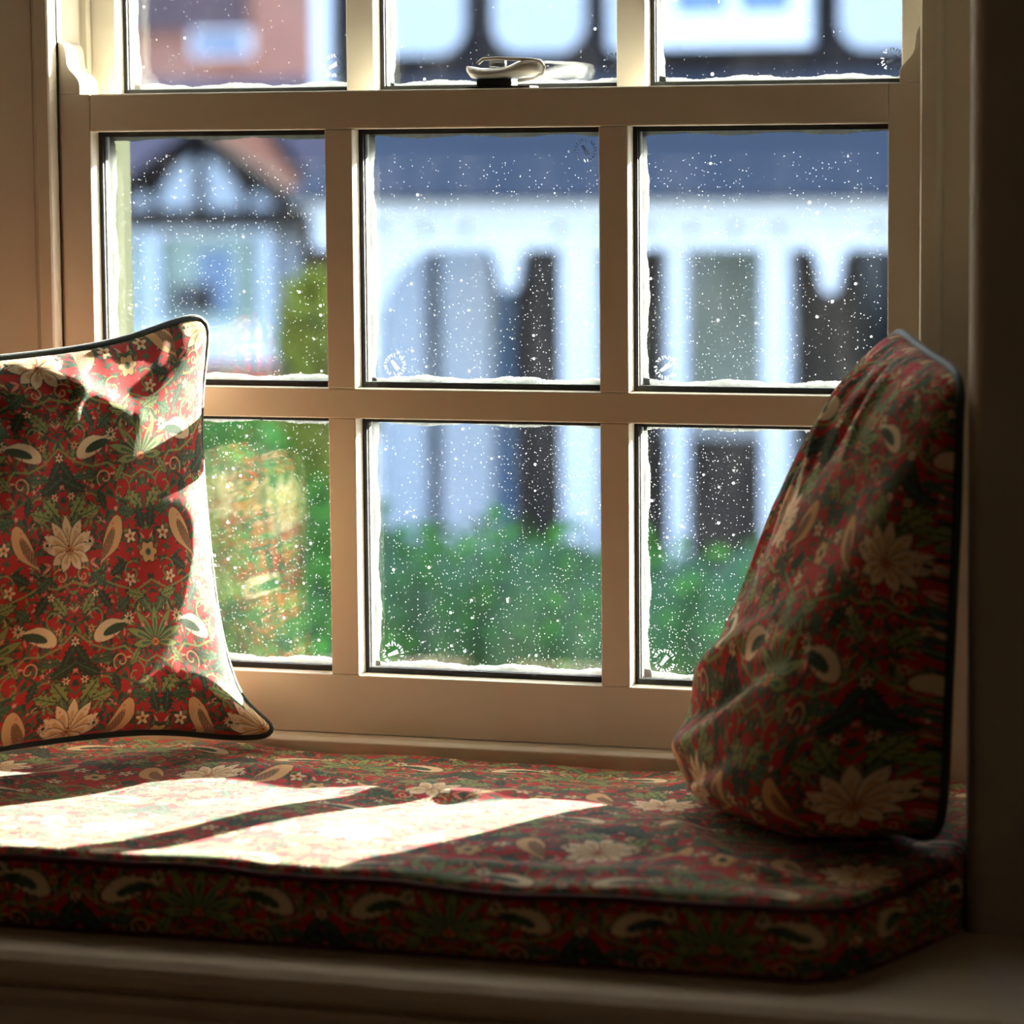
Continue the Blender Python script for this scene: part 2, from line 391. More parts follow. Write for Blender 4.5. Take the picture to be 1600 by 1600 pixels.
def pane_set(sash, x0, x1, z0, z1, yf):
    """double glazed unit in one opening: gasket, two sheets, spacer, outer bead; yf = depth of the inner sheet"""
    e = 0.004
    obj = mesh_obj('gasket', ring(bmesh.new(), x0-.002, x1+.002, z0-.002, z1+.002, yf-.0015, yf, e+.002, e, e+.003, e+.002), RUBBER, sash)
    g1 = boxo('glass_sheet', (x0-.001, x1+.001, yf+.0002, yf+.0035, z0-.001, z1+.001), GLASS, sash)
    mesh_obj('spacer_bar', ring(bmesh.new(), x0-.001, x1+.001, z0-.001, z1+.001, yf+.0037, yf+.0130, .0052, .0032, .0052, .0052), SPACER, sash)
    mesh_obj('seal', ring(bmesh.new(), x0-.0015, x1+.0015, z0-.0015, z1+.0015, yf+.0036, yf+.0088, .0060, .0036, .0062, .0058), RUBBER, sash)
    g2 = boxo('glass_sheet', (x0-.001, x1+.001, yf+.0132, yf+.0165, z0-.001, z1+.001), GLASSD, sash)
    # irregular sealant line on the outer face
    bm = bmesh.new(); N = 150
    def strip(p0, p1, nrm, w0):
        prev = None
        for k in range(N+1):
            t = k/N; px = p0[0]+(p1[0]-p0[0])*t; pz = p0[1]+(p1[1]-p0[1])*t
            w = w0*(1+0.16*math.sin(k*.11+x0*91)+0.05*math.sin(k*.37+z0*50)+0.05*random.uniform(-1, 1))
            a = [bm.verts.new((px, yf+.0166, pz)), bm.verts.new((px+nrm[0]*w, yf+.0166, pz+nrm[1]*w)),
                 bm.verts.new((px+nrm[0]*w*.5, yf+.021, pz+nrm[1]*w*.5)), bm.verts.new((px, yf+.023, pz))]
            if prev:
                for q in range(4):
                    bm.faces.new((prev[q], prev[(q+1) % 4], a[(q+1) % 4], a[q]))
            prev = a
    strip((x0, z0), (x0, z1), (1, 0), .0082); strip((x1, z0), (x1, z1), (-1, 0), .0036)
    strip((x0, z0), (x1, z0), (0, 1), .0088); strip((x0, z1), (x1, z1), (0, -1), .0072)
    bmesh.ops.recalc_face_normals(bm, faces=bm.faces[:])
    mesh_obj('sealant', bm, MASTIC, sash)


lower = empty('lower_sash', (0, 0, 0)); lower.parent = win
upper = empty('upper_sash', (0, 0, 0)); upper.parent = win
def timber(name, dims, parent, bevel=0.0012):
    return boxo(name, dims, PAINT, parent, bevel=bevel)
# lower sash (y 0..0.045)
LY0, LY1 = 0.0, 0.042
timber('stile', (-.030, 0, LY0, LY1, -.538, .034), lower)
timber('stile', (XR, XR+.030, LY0, LY1, -.538, .034), lower)
timber('meeting_rail', (0, XR, LY0, LY1, 0, .034), lower, .0016)
timber('bottom_rail', (0, XR, LY0, LY1, -.538, -.4846), lower)
timber('glazing_bar', (0, XR, LY0, LY1, -.2546, -.228), lower)
for i in (0, 1):
    xa = XS[i][1]
    timber('glazing_bar', (xa, xa+B, LY0-.0001, LY1, -.228, 0), lower)
    timber('glazing_bar', (xa, xa+B, LY0-.0001, LY1, -.4846, -.2546), lower)
for (z0, z1) in ROWS:
    for (x0, x1) in XS:
        pane_set(lower, x0, x1, z0, z1, LY0+.0185)
# horns of the lower sash standing above the meeting rail
def horn(xo, sg):
    pts = [(0, .034), (.0205, .034), (.0205, .0425), (.0190, .0470), (.0150, .0520), (.0110, .0560), (.0085, .0610), (.0078, .0680), (.0070, .0740), (.0045, .0790), (0, .0815)]
    # refine outline with a smooth spline-like resample
    P = []
    for i in range(len(pts)-1):
        for k in range(4):
            t = k/4
            p0, p1, p2, p3 = pts[max(i-1, 0)], pts[i], pts[i+1], pts[min(i+2, len(pts)-1)]
            if i < 2: P.append((p1[0]+(p2[0]-p1[0])*t, p1[1]+(p2[1]-p1[1])*t)); continue
            f = lambda a, b, c, d: 0.5*((2*b)+(-a+c)*t+(2*a-5*b+4*c-d)*t*t+(-a+3*b-3*c+d)*t**3)
            P.append((f(p0[0], p1[0], p2[0], p3[0]), f(p0[1], p1[1], p2[1], p3[1])))
    P.append(pts[-1])
    bm = prism(bmesh.new(), [(xo+sg*p[0], p[1]) for p in P], LY0, LY1-.004, 'y')
    return mesh_obj('horn', bm, PAINT, lower, bevel=.0008)
horn(-.030, 1); horn(XR+.030, -1)

# upper sash (y 0.058..0.104)
UY0, UY1 = 0.058, 0.104
timber('stile', (-.030, 0, UY0, UY1, 0, .56), upper)
timber('stile', (XR, XR+.030, UY0, UY1, 0, .56), upper)
timber('meeting_rail', (0, XR, UY0, UY1, 0, .034), upper)
timber('top_rail', (0, XR, UY0, UY1, .516, .56), upper)
timber('glazing_bar', (0, XR, UY0, UY1, .262, .288), upper)
UR = [(.034, .262), (.288, .516)]
for i in (0, 1):
    xa = XS[i][1]
    for (a, b) in UR: timber('glazing_bar', (xa, xa+B, UY0-.0001, UY1, a, b), upper)
for (z0, z1) in UR:
    for (x0, x1) in XS:
        pane_set(upper, x0, x1, z0, z1, UY0+.0185)

# etched round safety marks on the glass
def stamp(x, y, z, rot, parent):
    bm = bmesh.new(); r = .0088
    def bar(cx, cz, ang, L, w):
        c, s = math.cos(ang), math.sin(ang); v = []
        for yy in (y, y+.0002):
            for a, b in ((-L, -w), (L, -w), (L, w), (-L, w)):
                v.append(bm.verts.new((cx+a*c-b*s, yy, cz+a*s+b*c)))
        bm.faces.new(v[:4]); bm.faces.new(v[4:][::-1])
        for i in range(4): bm.faces.new((v[i], v[(i+1) % 4], v[4+(i+1) % 4], v[4+i]))
    for k in range(20):
        if k % 10 == 7: continue
        a = rot+k/20*2*math.pi
        bar(x+r*math.cos(a), z+r*math.sin(a), a+(.5 if k % 3 == 0 else 0), .0015, .00045)
        if k % 2: bar(x+(r+.0006)*math.cos(a+.12), z+(r+.0006)*math.sin(a+.12), a+1.5, .0008, .0003)
    for j in (-1, 0, 1):
        bar(x-j*.0012*math.sin(rot), z+j*.0012*math.cos(rot), rot+.08*j, .0052, .00035)
    for k in range(6):
        bar(x+(-.004+.0016*k)*math.cos(rot), z+(-.004+.0016*k)*math.sin(rot), rot+1.3, .0011, .0003)
    mesh_obj('safety_mark', bm, ETCH, parent)
for (x, z, r) in ((.459, -.020, -1.0), (.282, -.208, -.9), (.530, -.207, .6), (.277, -.4665, .4), (.528, -.463, .9)):
    stamp(x, .0180, z, r, lower)
for (x, z, r) in ((.206, .058, .5), (.469, .055, .8), (.716, .055, .5)):
    stamp(x, .0762, z, r, upper)

# box frame around the sashes
jamb = boxo('jamb_left', (-.075, -.0305, -.004, .106, -.575, .62), PAINT, win)
jamb = boxo('jamb_right', (XR+.0305, XR+.075, -.004, .106, -.575, .62), PAINT, win)
boxo('outer_lining', (-.205, -.034, .106, .16, -.575, .62), OUTL, win); boxo('outer_lining', (XR+.066, .842, .106, .16, -.575, .62), OUTL, win)
boxo('head', (-.0305, XR+.0305, -.004, .16, .561, .62), PAINT, win)
boxo('parting_bead', (-.0305, -.0240, .0475, .0570, -.538, .56), PAINT, win)
boxo('parting_bead', (XR+.0240, XR+.0305, .0475, .0570, -.538, .56), PAINT, win)
def bead(name, xin, sg):
    # moulded staff bead: profile in plan (x,y), extruded in z
    pts = [(xin, 0), (xin, -.0190), (xin+sg*.0015, -.0205), (xin+sg*.0130, -.0205), (xin+sg*.0150, -.0185), (xin+sg*.0165, -.0150), (xin+sg*.0190, -.0140), (xin+sg*.0190, 0)]
    bm = prism(bmesh.new(), pts, -.575, .60, 'z'); return mesh_obj(name, bm, PAINT, win)
bead('staff_bead', -.0305, -1); bead('staff_bead', XR+.0305, 1)
boxo('lining', (-.205, -.0495, -.0155, -.0001, -.575, .62), PAINT, win, bevel=.001)
boxo('lining', (XR+.0495, .842, -.0155, -.0001, -.575, .62), PAINT, win, bevel=.001)
bm = bmesh.new()
prism(bm, [(0.0, -.538), (-.013, -.5395), (-.0175, -.5425), (-.0175, -.575), (0.0, -.575)], -.03, XR+.03, 'x')
mesh_obj('bottom_bead', bm, PAINT, win, bevel=.0012)
bm = prism(bmesh.new(), [(.0, -.5395), (.05, -.5395), (.22, -.565), (.22, -.600), (.0, -.600)], -.08, XR+.08, 'x')
mesh_obj('outer_sill', bm, PAINT, win)

# sash fastener on the meeting rail
fast = empty('sash_fastener', (.385, .022, .034)); fast.parent = win
fb = bmesh.new()
box(fb, .352, .412, .010, .036, .034, .0362); box(fb, .362, .394, .013, .033, .0362, .0425)
mesh_obj('base_plate', fb, BLACK_MET, fast, bevel=.0012)
def loft(name, secs, m, parent, n=14):
    bm = bmesh.new(); rings = []
    for (c, ax, az) in secs:
        rings.append([bm.verts.new((c[0]+0, c[1]+ax*math.cos(k/n*6.283), c[2]+az*math.sin(k/n*6.283))) for k in range(n)])
    for a, b in zip(rings, rings[1:]):
        for k in range(n): bm.faces.new((a[k], a[(k+1) % n], b[(k+1) % n], b[k]))
    bm.faces.new(rings[0][::-1]); bm.faces.new(rings[-1])
    bmesh.ops.recalc_face_normals(bm, faces=bm.faces[:])
    return mesh_obj(name, bm, m, parent, smooth=True)
loft('lever', [((.352, .018, .0515), .002, .0025), ((.356, .020, .0485), .008, .0050), ((.364, .022, .0468), .012, .0052), ((.378, .022, .0468), .013, .0050),
               ((.388, .021, .0478), .010, .0052), ((.398, .018, .0500), .008, .0068), ((.408, .016, .0520), .008, .0074), ((.418, .016, .0520), .007, .0064), ((.4225, .016, .0520), .003, .003)], WHITE_MET, fast)
tube('cam_arm', [(.363, .016, .0560), (.368, .014, .0595), (.382, .013, .0600), (.396, .013, .0590), (.410, .013, .0585), (.420, .014, .0570), (.4235, .015, .0520), (.4215, .016, .0460), (.412, .018, .0420), (.398, .02, .0410)], .0016, WHITE_MET, fast)
loft('pivot', [((.372, .022, .0560), .004, .0035), ((.386, .022, .0560), .004, .0035)], BLACK_MET, fast)
for s_ in (lower, upper, fast):
    inv = Matrix.Translation(s_.location).inverted() if s_ is fast else Matrix.Identity(4)
    for ch in s_.children: ch.matrix_parent_inverse = inv
for ch in win.children: ch.matrix_parent_inverse = Matrix.Translation(win.location).inverted()

# ------------------------------------------------------------ window seat joinery
seat = empty('window_seat', (.4, -.53, -1.06), 'cream painted built-in window seat board with panelled front below the long cushion', 'window seat')
bm = prism(bmesh.new(), [(-.285, BZ), (-.285, -.640), (-.525, -.640), (-.530, -.638), (-.537, -.632), (-.5385, -.625), (-.537, -.618), (-.530, -.6125), (-.524, BZ)], -.9, 1.7, 'x')
# deep part between the piers
mesh_obj('seat_board', bm, BOARD, seat)
boxo('seat_deck', (-.204, .841, -.285, -.0005, -.640, BZ), BOARD, seat)
boxo('front_panel', (-.88, 1.68, -.522, -.504, -1.058, -.6405), BOARD, seat)
bm = bmesh.new()
prism(bm, [(-.5225, -.6405), (-.531, -.6405), (-.530, -.647), (-.525, -.655), (-.5225, -.657)], -.88, 1.68, 'x')
mesh_obj('front_moulding', bm, BOARD, seat)
settle(seat)

# ------------------------------------------------------------ added fill lamp, out of view, beside the camera on the right
lamp = empty('fill_lamp', (2.7, -2.7, -1.06), 'slim black floor lamp with a bare warm bulb added out of view as fill light', 'lamp')
boxo('base', (2.55, 2.85, -2.85, -2.55, -1.06, -1.04), BLACK_MET, lamp, bevel=.005)
tube('pole', [(2.7, -2.7, -1.04), (2.7, -2.7, .30)], .012, BLACK_MET, lamp); settle(lamp)
pl = bpy.data.lights.new('fill_bulb', 'POINT'); pl.energy = 3.5; pl.shadow_soft_size = .09; pl.color = (1.0, .80, .58)  # warm fill added to lift the room side of the seat
po = bpy.data.objects.new('fill_bulb', pl); C.objects.link(po); po.parent = lamp; po.location = (0, 0, 1.47)

# ------------------------------------------------------------ long seat cushion
def ridge(X, Y, x0, y0, x1, y1, w, a):
    """soft crease along a segment"""
    dx, dy = x1-x0, y1-y0; L2 = dx*dx+dy*dy
    t = np.clip(((X-x0)*dx+(Y-y0)*dy)/L2, 0, 1)
    d = np.hypot(X-(x0+t*dx), Y-(y0+t*dy))
    return a*np.exp(-(d/w)**2)*np.sin(np.clip(t, 0.05, .95)*math.pi)**.6

def front_y(x):
    y = -.468 + 0*x
    ch = x > .790
    return np.where(ch, -.444+(x-.790)*(.158/.051)*1.0, y+np.clip((x-.76)/.03, 0, 1)*.024)

def top_z(X, Y):
    z = SEAT_Z+0*X
    z = z+.0028*np.sin(X*9.5+.8)*np.cos(Y*11+.5)+.0016*np.sin(X*23+Y*17)+.0010*np.sin(X*41-Y*29+1)
    z += ridge(X, Y, .17, -.14, .36, -.16, .024, .0095)
    z += ridge(X, Y, .25, -.11, .40, -.20, .016, -.0080)
    z += ridge(X, Y, .30, -.20, .47, -.17, .018, .0070)
    z += ridge(X, Y, .35, -.23, .60, -.13, .020, -.0020)
    z += ridge(X, Y, .42, -.40, .60, -.38, .016, -.0045)
    z += ridge(X, Y, .45, -.43, .66, -.42, .012, .0035)
    z += ridge(X, Y, .60, -.24, .67, -.36, .015, .0080)
    z += ridge(X, Y, .56, -.30, .68, -.38, .010, -.0050)
    z += ridge(X, Y, .58, -.34, .76, -.40, .012, .0050)
    z += ridge(X, Y, .16, -.47, .36, -.47, .030, .0055)
    z += ridge(X, Y, .70, -.42, .83, -.36, .014, -.0050)
    z += ridge(X, Y, -.1, -.35, .16, -.41, .018, .0030)
    return z

def edge_drop(d):
    """rounding near an edge at distance d (metres)"""
    r = .010; t = np.clip(1-d/r, 0, 1)
    return r*(1-np.sqrt(np.clip(1-t*t, 0, 1)))

cush = empty('seat_cushion', (.33, -.23, BZ), 'long floral box seat cushion lying on the window seat under the window', 'seat cushion')
NX, NY = 1020, 400
xs = np.linspace(-.185, .8395, NX)
tt = np.linspace(0, 1, NY)
Xg = np.repeat(xs[:, None], NY, 1)
yf = front_y(xs)
Yg = -.0190+(yf[:, None]+.0190)*tt[None, :]
Z = top_z(Xg, Yg)
dF = (Yg-yf[:, None]); dB = -.0190-Yg; dR = .8395-Xg; dL = Xg+.185
Z = Z-edge_drop(dF)*.8-edge_drop(dB)-edge_drop(dR)-edge_drop(dL)
Z = Z-.004*np.exp(-dF/.03)
P = np.stack([Xg, Yg, Z], -1)
cols = fabric(Xg*1.0+.022, Yg+.03)
grid_mesh('top_panel', P, cols, FABRIC, cush)
# boxed border along the front edge, the chamfered corner and the ends
path = [(x, float(front_y(np.array([x]))[0])) for x in np.linspace(-.185, .8395, 900)]
path = [(-.185, -.02+(-.448)*k/60) for k in range(60)]+path+[(.8395, -.2915+(.2725)*k/60) for k in range(1, 61)]
pa = np.array(path); seg = np.hypot(*np.diff(pa, axis=0).T); arc = np.concatenate([[0], np.cumsum(seg)])
NV = 34; vv = np.linspace(0, 1, NV)
tang = np.gradient(pa, axis=0); tang /= np.linalg.norm(tang, axis=1)[:, None]+1e-9; nrm = np.stack([tang[:, 1], -tang[:, 0]], -1)
ztop = top_z(pa[:, 0], pa[:, 1])-.004-.008
bulge = .0085*np.sin(vv*math.pi)
wob = .0016*np.sin(arc[:, None]*38+vv[None]*3)+.0012*np.sin(arc[:, None]*71-vv[None]*5)
PX_ = pa[:, None, 0]+nrm[:, None, 0]*(bulge[None]+wob*np.sin(vv*math.pi)[None]); PY_ = pa[:, None, 1]+nrm[:, None, 1]*(bulge[None]+wob*np.sin(vv*math.pi)[None])
PZ_ = ztop[:, None]*(1-vv[None])+(BZ+.0008)*vv[None]
PX_ = np.minimum(PX_, .8405)
PX_ = np.maximum(PX_, -.2035); PY_ = np.minimum(PY_, -.0185)
cols = fabric(arc[:, None]-.45+0*vv[None]+.02, (1-vv[None])*.062+.105+0*arc[:, None])
grid_mesh('border', np.stack([PX_, PY_, PZ_], -1), cols, FABRIC, cush)
tube('piping', [(pa[i, 0]+nrm[i, 0]*.001 if pa[i, 0] < .835 else .8370, pa[i, 1]+nrm[i, 1]*.001, ztop[i]+.0015) for i in range(60, 960, 4)], .0028, PIPER, cush)
tube('piping', [(min(pa[i, 0], .8375), pa[i, 1], BZ+.0032) for i in range(60, 960, 12)], .0026, PIPER, cush)
boxo('base_panel', (-.18, .78, -.455, -.02, BZ+.0002, BZ+.002), PIPER, cush)
settle(cush)

# ------------------------------------------------------------ throw cushions
def pillow(root, BL, BR, TR, TL, Tf, Tb, res, uv0, creases, conc=.17, lean=0.0, seed=0, uvs=(.2, .2), lump=1.0, limits=None, pw=.40, sag=0.0, pwb=.40, belly=None, ear=0.0, edge_w=0.0):
    BL, BR, TR, TL = map(np.array, (BL, BR, TR, TL))
    s = np.linspace(-1, 1, res); Sg, Tg = np.meshgrid(s, s, indexing='ij')
    # denser sampling near the seam
    Sg = np.sin(Sg*math.pi/2)*.45+Sg*.55; Tg = np.sin(Tg*math.pi/2)*.45+Tg*.55
    def base(Sx, Tx):
        s2 = Sx*(1-conc*(1-np.abs(Tx)**4)**1.5*(.75+.25*(1-Tx*Tx))); t2 = Tx*(1-conc*.8*(1-Sx**4)**1.5*(.6+.4*(1-Sx*Sx)))
        k = 1-.075*(np.abs(Sx*Tx))**7
        s2, t2 = s2*k, t2*k
        a, b = (s2+1)/2, (t2+1)/2
        out = (BL*((1-a)*(1-b))[..., None]+BR*(a*(1-b))[..., None]+TR*(a*b)[..., None]+TL*((1-a)*b)[..., None])
        e = np.exp(-((1-Sx)**2+(1+Tx)**2*1.6)/.035)*ear
        out[..., 0] += e
        return out
    n = np.cross(BR-BL, TL-BL); n = n/np.linalg.norm(n)       # points to the front
    prof = np.clip(1-np.abs(Sg)**2.3, 0, 1)**pw*np.clip(1-np.abs(Tg)**2.3, 0, 1)**np.where(Tg < 0, pwb, pw)*(1-sag*Tg)
    B0 = base(Sg, Tg)
    lum = .0035*lump*(np.sin(Sg*5+seed)*np.cos(Tg*4.3+seed*2)+.6*np.sin(Sg*9.1-Tg*7.3+seed))*np.clip(prof*1.4, 0, 1)
    cr = np.zeros_like(Sg)
    for (a, b, c, d, w, h) in creases: cr += ridge(Sg, Tg, a, b, c, d, w, h)
    # puckers along the seam
    eS = np.exp(-(1-np.abs(Sg))/.09); eT = np.exp(-(1-np.abs(Tg))/.09)
    pk = .0016*(eS*np.sin(Tg*31+seed)*np.sin(Tg*13)+eT*np.sin(Sg*29+seed)*np.sin(Sg*11+1))*np.clip(prof*3, 0, 1)
    hf = Tf*prof+lum+cr*np.clip(prof*2.5, 0, 1)+pk
    F = B0+n*hf[..., None]
    if belly: F = F+np.array(belly)*(np.exp(-((Tg+.72)/.38)**2)*(1-np.abs(Sg)**3)*np.clip(prof*1.5, 0, 1))[..., None]
    K = B0-n*(Tb*prof)[..., None]
    def lim(A):
        A = A.copy()
        fz = np.interp(0, [0, 1], [0, 1])
        low = top_z(A[..., 0], A[..., 1])+.0012
        A[..., 2] = np.maximum(A[..., 2], low)
        if limits: limits(A)
        return A
    F, K = lim(F), lim(K)
    cf = fabric(Sg*uvs[0]+uv0[0], Tg*uvs[1]+uv0[1]); cb = fabric(Sg*uvs[0]+.05, Tg*uvs[1]+.03)
    # one cover: front and back joined along the seam
    A = np.concatenate([F, K[::-1][1:]], 0); cc = np.concatenate([cf, cb[::-1][1:]], 0)
    o = grid_mesh('cover', A, cc, FABRIC, root)
    bmx = bmesh.new(); bmx.from_mesh(o.data); bmesh.ops.remove_doubles(bmx, verts=bmx.verts[:], dist=.00002)
    bmesh.ops.recalc_face_normals(bmx, faces=bmx.faces[:]); bmx.to_mesh(o.data); bmx.free()
    m = 90; u = np.linspace(-1, 1, m)
    per = [(x, -1) for x in u]+[(1, x) for x in u[1:]]+[(-x, 1) for x in u[1:]]+[(-1, -x) for x in u[1:-1]]
    pp = np.array(per); E = lim(base(pp[:, 0], pp[:, 1]))
    cen = E.mean(0); out = E-cen; out = out-np.outer(out@n, n); out /= np.linalg.norm(out, axis=1)[:, None]
    E = E+out*.0018
    E[:, 2] = np.maximum(E[:, 2], top_z(E[:, 0], E[:, 1])+.0042)
    if limits: limits(E, .004)
    tube('piping', [tuple(p) for p in E], .0036, PIPE, root, closed=True)
    settle(root)

def lim_left(A, m=.001):
    A[..., 1] = np.minimum(A[..., 1], -.0225-m); A[..., 0] = np.maximum(A[..., 0], -.200+m)
left = empty('throw_cushion', (.03, -.15, SEAT_Z), 'floral cushion with dark green piping standing upright at the sunlit left end of the seat', 'cushion', 'floral throw cushions on the window seat')
pillow(left, (-.068, -.318, -.545), (.162, -.027, -.545), (.128, -.027, -.154), (-.100, -.290, -.180), .058, .045, 540, (.012, .048),
       [(.95, .92, .25, .68, .09, -.006), (-.1, .95, .45, .62, .06, .007),
        (.99, .2, .75, .15, .05, -.0015), (.98, -.88, .55, -.70, .06, .006), (.98, -.95, .6, -.93, .05, -.006), (.15, .98, .05, .6, .06, .005), (-.4, .98, -.3, .6, .06, -.004)],
       seed=1.3, limits=lim_left, conc=.17, sag=-.03, pw=.48, pwb=.36, ear=.026)

def lim_right(A, m=.001):
    A[..., 1] = np.minimum(A[..., 1], -.0225-m); A[..., 0] = np.minimum(A[..., 0], .840-m)
right = empty('throw_cushion', (.73, -.21, SEAT_Z), 'shaded floral cushion with dark green piping leaning back at the right end of the seat', 'cushion', 'floral throw cushions on the window seat')
pillow(right, (.612, -.050, -.543), (.832, -.310, -.543), (.838, -.275, -.190), (.740, -.034, -.166), .088, .012, 400, (.03, .02),
       [(-.95, .95, -.6, .2, .06, .009), (-.8, .95, -.3, .1, .05, -.009), (-.5, .9, -.15, .3, .05, .010), (-.15, .95, 0, .4, .05, -.008), (.15, .95, .25, .5, .05, .007),
        (.15, -.22, -.75, -.52, .05, .010), (.5, -.30, -.65, -.62, .045, -.011), (.2, -.48, -.70, -.76, .05, .009), (.3, -.60, -.5, -.86, .045, -.007), (-.3, -.8, .6, -.9, .04, -.006), (-.75, .5, -.55, -.3, .04, .006), (-.62, .5, -.42, -.3, .04, -.005)],
       seed=2.6, limits=lim_right, conc=.025, sag=.36, pw=.45, pwb=.20, belly=(-.022, -.040, -.040))

# ------------------------------------------------------------ outside: ground, hedge, shrubs
GZ = -2.9
GRASS = mat('lawn_grass', srgb(60, 76, 44), rough=0.9, col2=srgb(46, 60, 34), scale=3)
ROAD = mat('road_asphalt', srgb(84, 84, 90), rough=0.9, var=0.2, scale=5)
LEAF = mat('hedge_leaf', srgb(78, 138, 52), rough=0.9, spec=0.05, col2=srgb(44, 92, 40), scale=5)
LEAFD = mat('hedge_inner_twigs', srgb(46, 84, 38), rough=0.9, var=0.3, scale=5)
LEAFY = mat('yellow_green_leaf', srgb(160, 160, 56), rough=0.9, spec=0.15, col2=srgb(80, 106, 38), scale=3)
BARK = mat('bark', srgb(80, 64, 48), rough=0.9, var=0.3, scale=10)
tag(boxo('ground', (-40, 30, .5, 60, GZ-.2, GZ), GRASS), kind='structure')
tag(boxo('road', (-40, 30, 1.2, 3.8, GZ, GZ+.02), ROAD), kind='structure')

def foliage(name, spots, n, size, m, parent, inner=None):
    """leafy mass: small folded leaves over the surface of ellipsoids; spots = (centre, radii)"""
    vol = [s[1][0]*s[1][2] for s in spots]; tot = sum(vol)
    V = []; F = []
    for (c, r), w in zip(spots, vol):
        k = max(20, int(n*w/tot))
        d = RNG.normal(size=(k, 3)); d /= np.linalg.norm(d, axis=1)[:, None]
        rad = RNG.uniform(.80, 1.04, k)[:, None]
        p = np.array(c)+d*np.array(r)*rad
        for q in range(k):
            a = RNG.normal(size=3); a /= np.linalg.norm(a); b = np.cross(a, RNG.normal(size=3)); b /= np.linalg.norm(b)+1e-9
            s = size*RNG.uniform(.6, 1.3); i = len(V)
            V += [p[q]-a*s, p[q]+b*s*.42, p[q]+a*s, p[q]-b*s*.42]; F.append((i, i+1, i+2, i+3))
    me = bpy.data.meshes.new(name); me.from_pydata([tuple(v) for v in V], [], F); me.materials.append(m)
    o = bpy.data.objects.new(name, me); C.objects.link(o); o.parent = parent
    return o
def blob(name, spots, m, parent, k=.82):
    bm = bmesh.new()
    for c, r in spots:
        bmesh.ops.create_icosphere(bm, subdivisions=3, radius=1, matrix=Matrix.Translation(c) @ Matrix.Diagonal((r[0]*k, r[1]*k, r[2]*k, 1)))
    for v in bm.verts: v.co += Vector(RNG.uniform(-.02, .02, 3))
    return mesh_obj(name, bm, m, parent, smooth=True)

hedge = empty('hedge', (-1.2, 5.6, GZ), 'clipped green hedge running across the view below the porch of the white timbered house', 'hedge')
sp_ = []
for i in range(46):
    x = -6.2+i*.19
    h = -1.02+.025*math.sin(i*1.3)+(.10 if x < -1.75 else 0)+.02*math.sin(i*2.9)
    sp_.append(((x, 5.55, h-.34), (.22, .55, .34)))
    sp_.append(((x+.1, 5.45, h-.80), (.24, .60, .50)))
    if i % 2: sp_.append(((x, 5.5, GZ+.45), (.30, .55, .70)))
foliage('leaves', sp_, 44000, .032, LEAF, hedge); blob('twigs', sp_, LEAFD, hedge); settle(hedge)
shrub = empty('shrub', (-1.9, 4.25, GZ), 'taller rounded green shrub standing before the hedge behind the left lower panes', 'shrub')
sp_ = [((-2.10, 4.25, -1.15), (.40, .34, .48)), ((-1.72, 4.3, -1.04), (.32, .34, .42)), ((-1.95, 4.25, -1.9), (.5, .36, .9)), ((-1.50, 4.3, -1.35), (.22, .28, .45))]
foliage('leaves', sp_, 14000, .032, LEAF, shrub); blob('twigs', sp_, LEAFD, shrub); settle(shrub)
tree = empty('tree', (-3.45, 8.9, GZ), 'small yellow-green tree beside the gabled house with the bay window', 'tree')
sp_ = [((-3.22, 8.9, -.70), (.13, .22, .22)), ((-3.20, 8.95, -1.0), (.16, .25, .26)), ((-3.26, 8.9, -1.3), (.20, .3, .36)), ((-3.35, 8.9, -1.65), (.30, .35, .4))]
foliage('leaves', sp_, 6000, .06, LEAFY, tree); blob('twigs', sp_, LEAFD, tree)
tube('trunk', [(-3.3, 8.9, GZ), (-3.33, 8.9, -2.2), (-3.28, 8.9, -1.3)], .05, BARK, tree); settle(tree)

# ------------------------------------------------------------ outside: white timbered house with a porch
WHT = mat('white_render', srgb(200, 206, 214), rough=0.7, var=0.03, scale=2)
WHW = mat('white_painted_joinery', srgb(238, 243, 252), rough=0.6, var=0.03, scale=2)
TIM = mat('black_timber', srgb(40, 38, 40), spec=0.1, rough=1.0, var=0.2, scale=6)
SLATE = mat('blue_grey_slate', srgb(56, 62, 74), rough=0.85, col2=srgb(40, 46, 58), scale=3, stretch=(1, 4, 4))
BRICK = mat('red_brick', srgb(150, 96, 84), rough=0.85, col2=srgb(120, 80, 76), scale=6)
TILE = mat('purple_brown_tiles', srgb(104, 86, 92), rough=0.8, col2=srgb(82, 66, 72), scale=4)
GTILE = mat('worn_red_roof_tiles', srgb(62, 44, 40), rough=1.0, spec=0.0, col2=srgb(50, 38, 38), scale=4)
ORB = mat('orange_brick', srgb(190, 136, 112), rough=0.85, col2=srgb(150, 110, 100), scale=4)
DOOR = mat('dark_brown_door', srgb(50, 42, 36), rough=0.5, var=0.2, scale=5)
PANEG = mat('grey_green_reflection_glass', srgb(176, 186, 180), rough=0.12, col2=srgb(146, 158, 136), scale=1.5)  # grey-green reflection painted into the pane colour
PANEB = mat('blue_grey_window_glass', srgb(120, 148, 180), rough=0.12, col2=srgb(96, 122, 150), scale=2)
PANED = mat('dark_window_glass', srgb(38, 44, 56), rough=0.12, var=0.3, scale=2)
CREAMW = mat('pale_curtain_glass', srgb(196, 204, 186), rough=0.4, col2=srgb(150, 176, 160), scale=2)

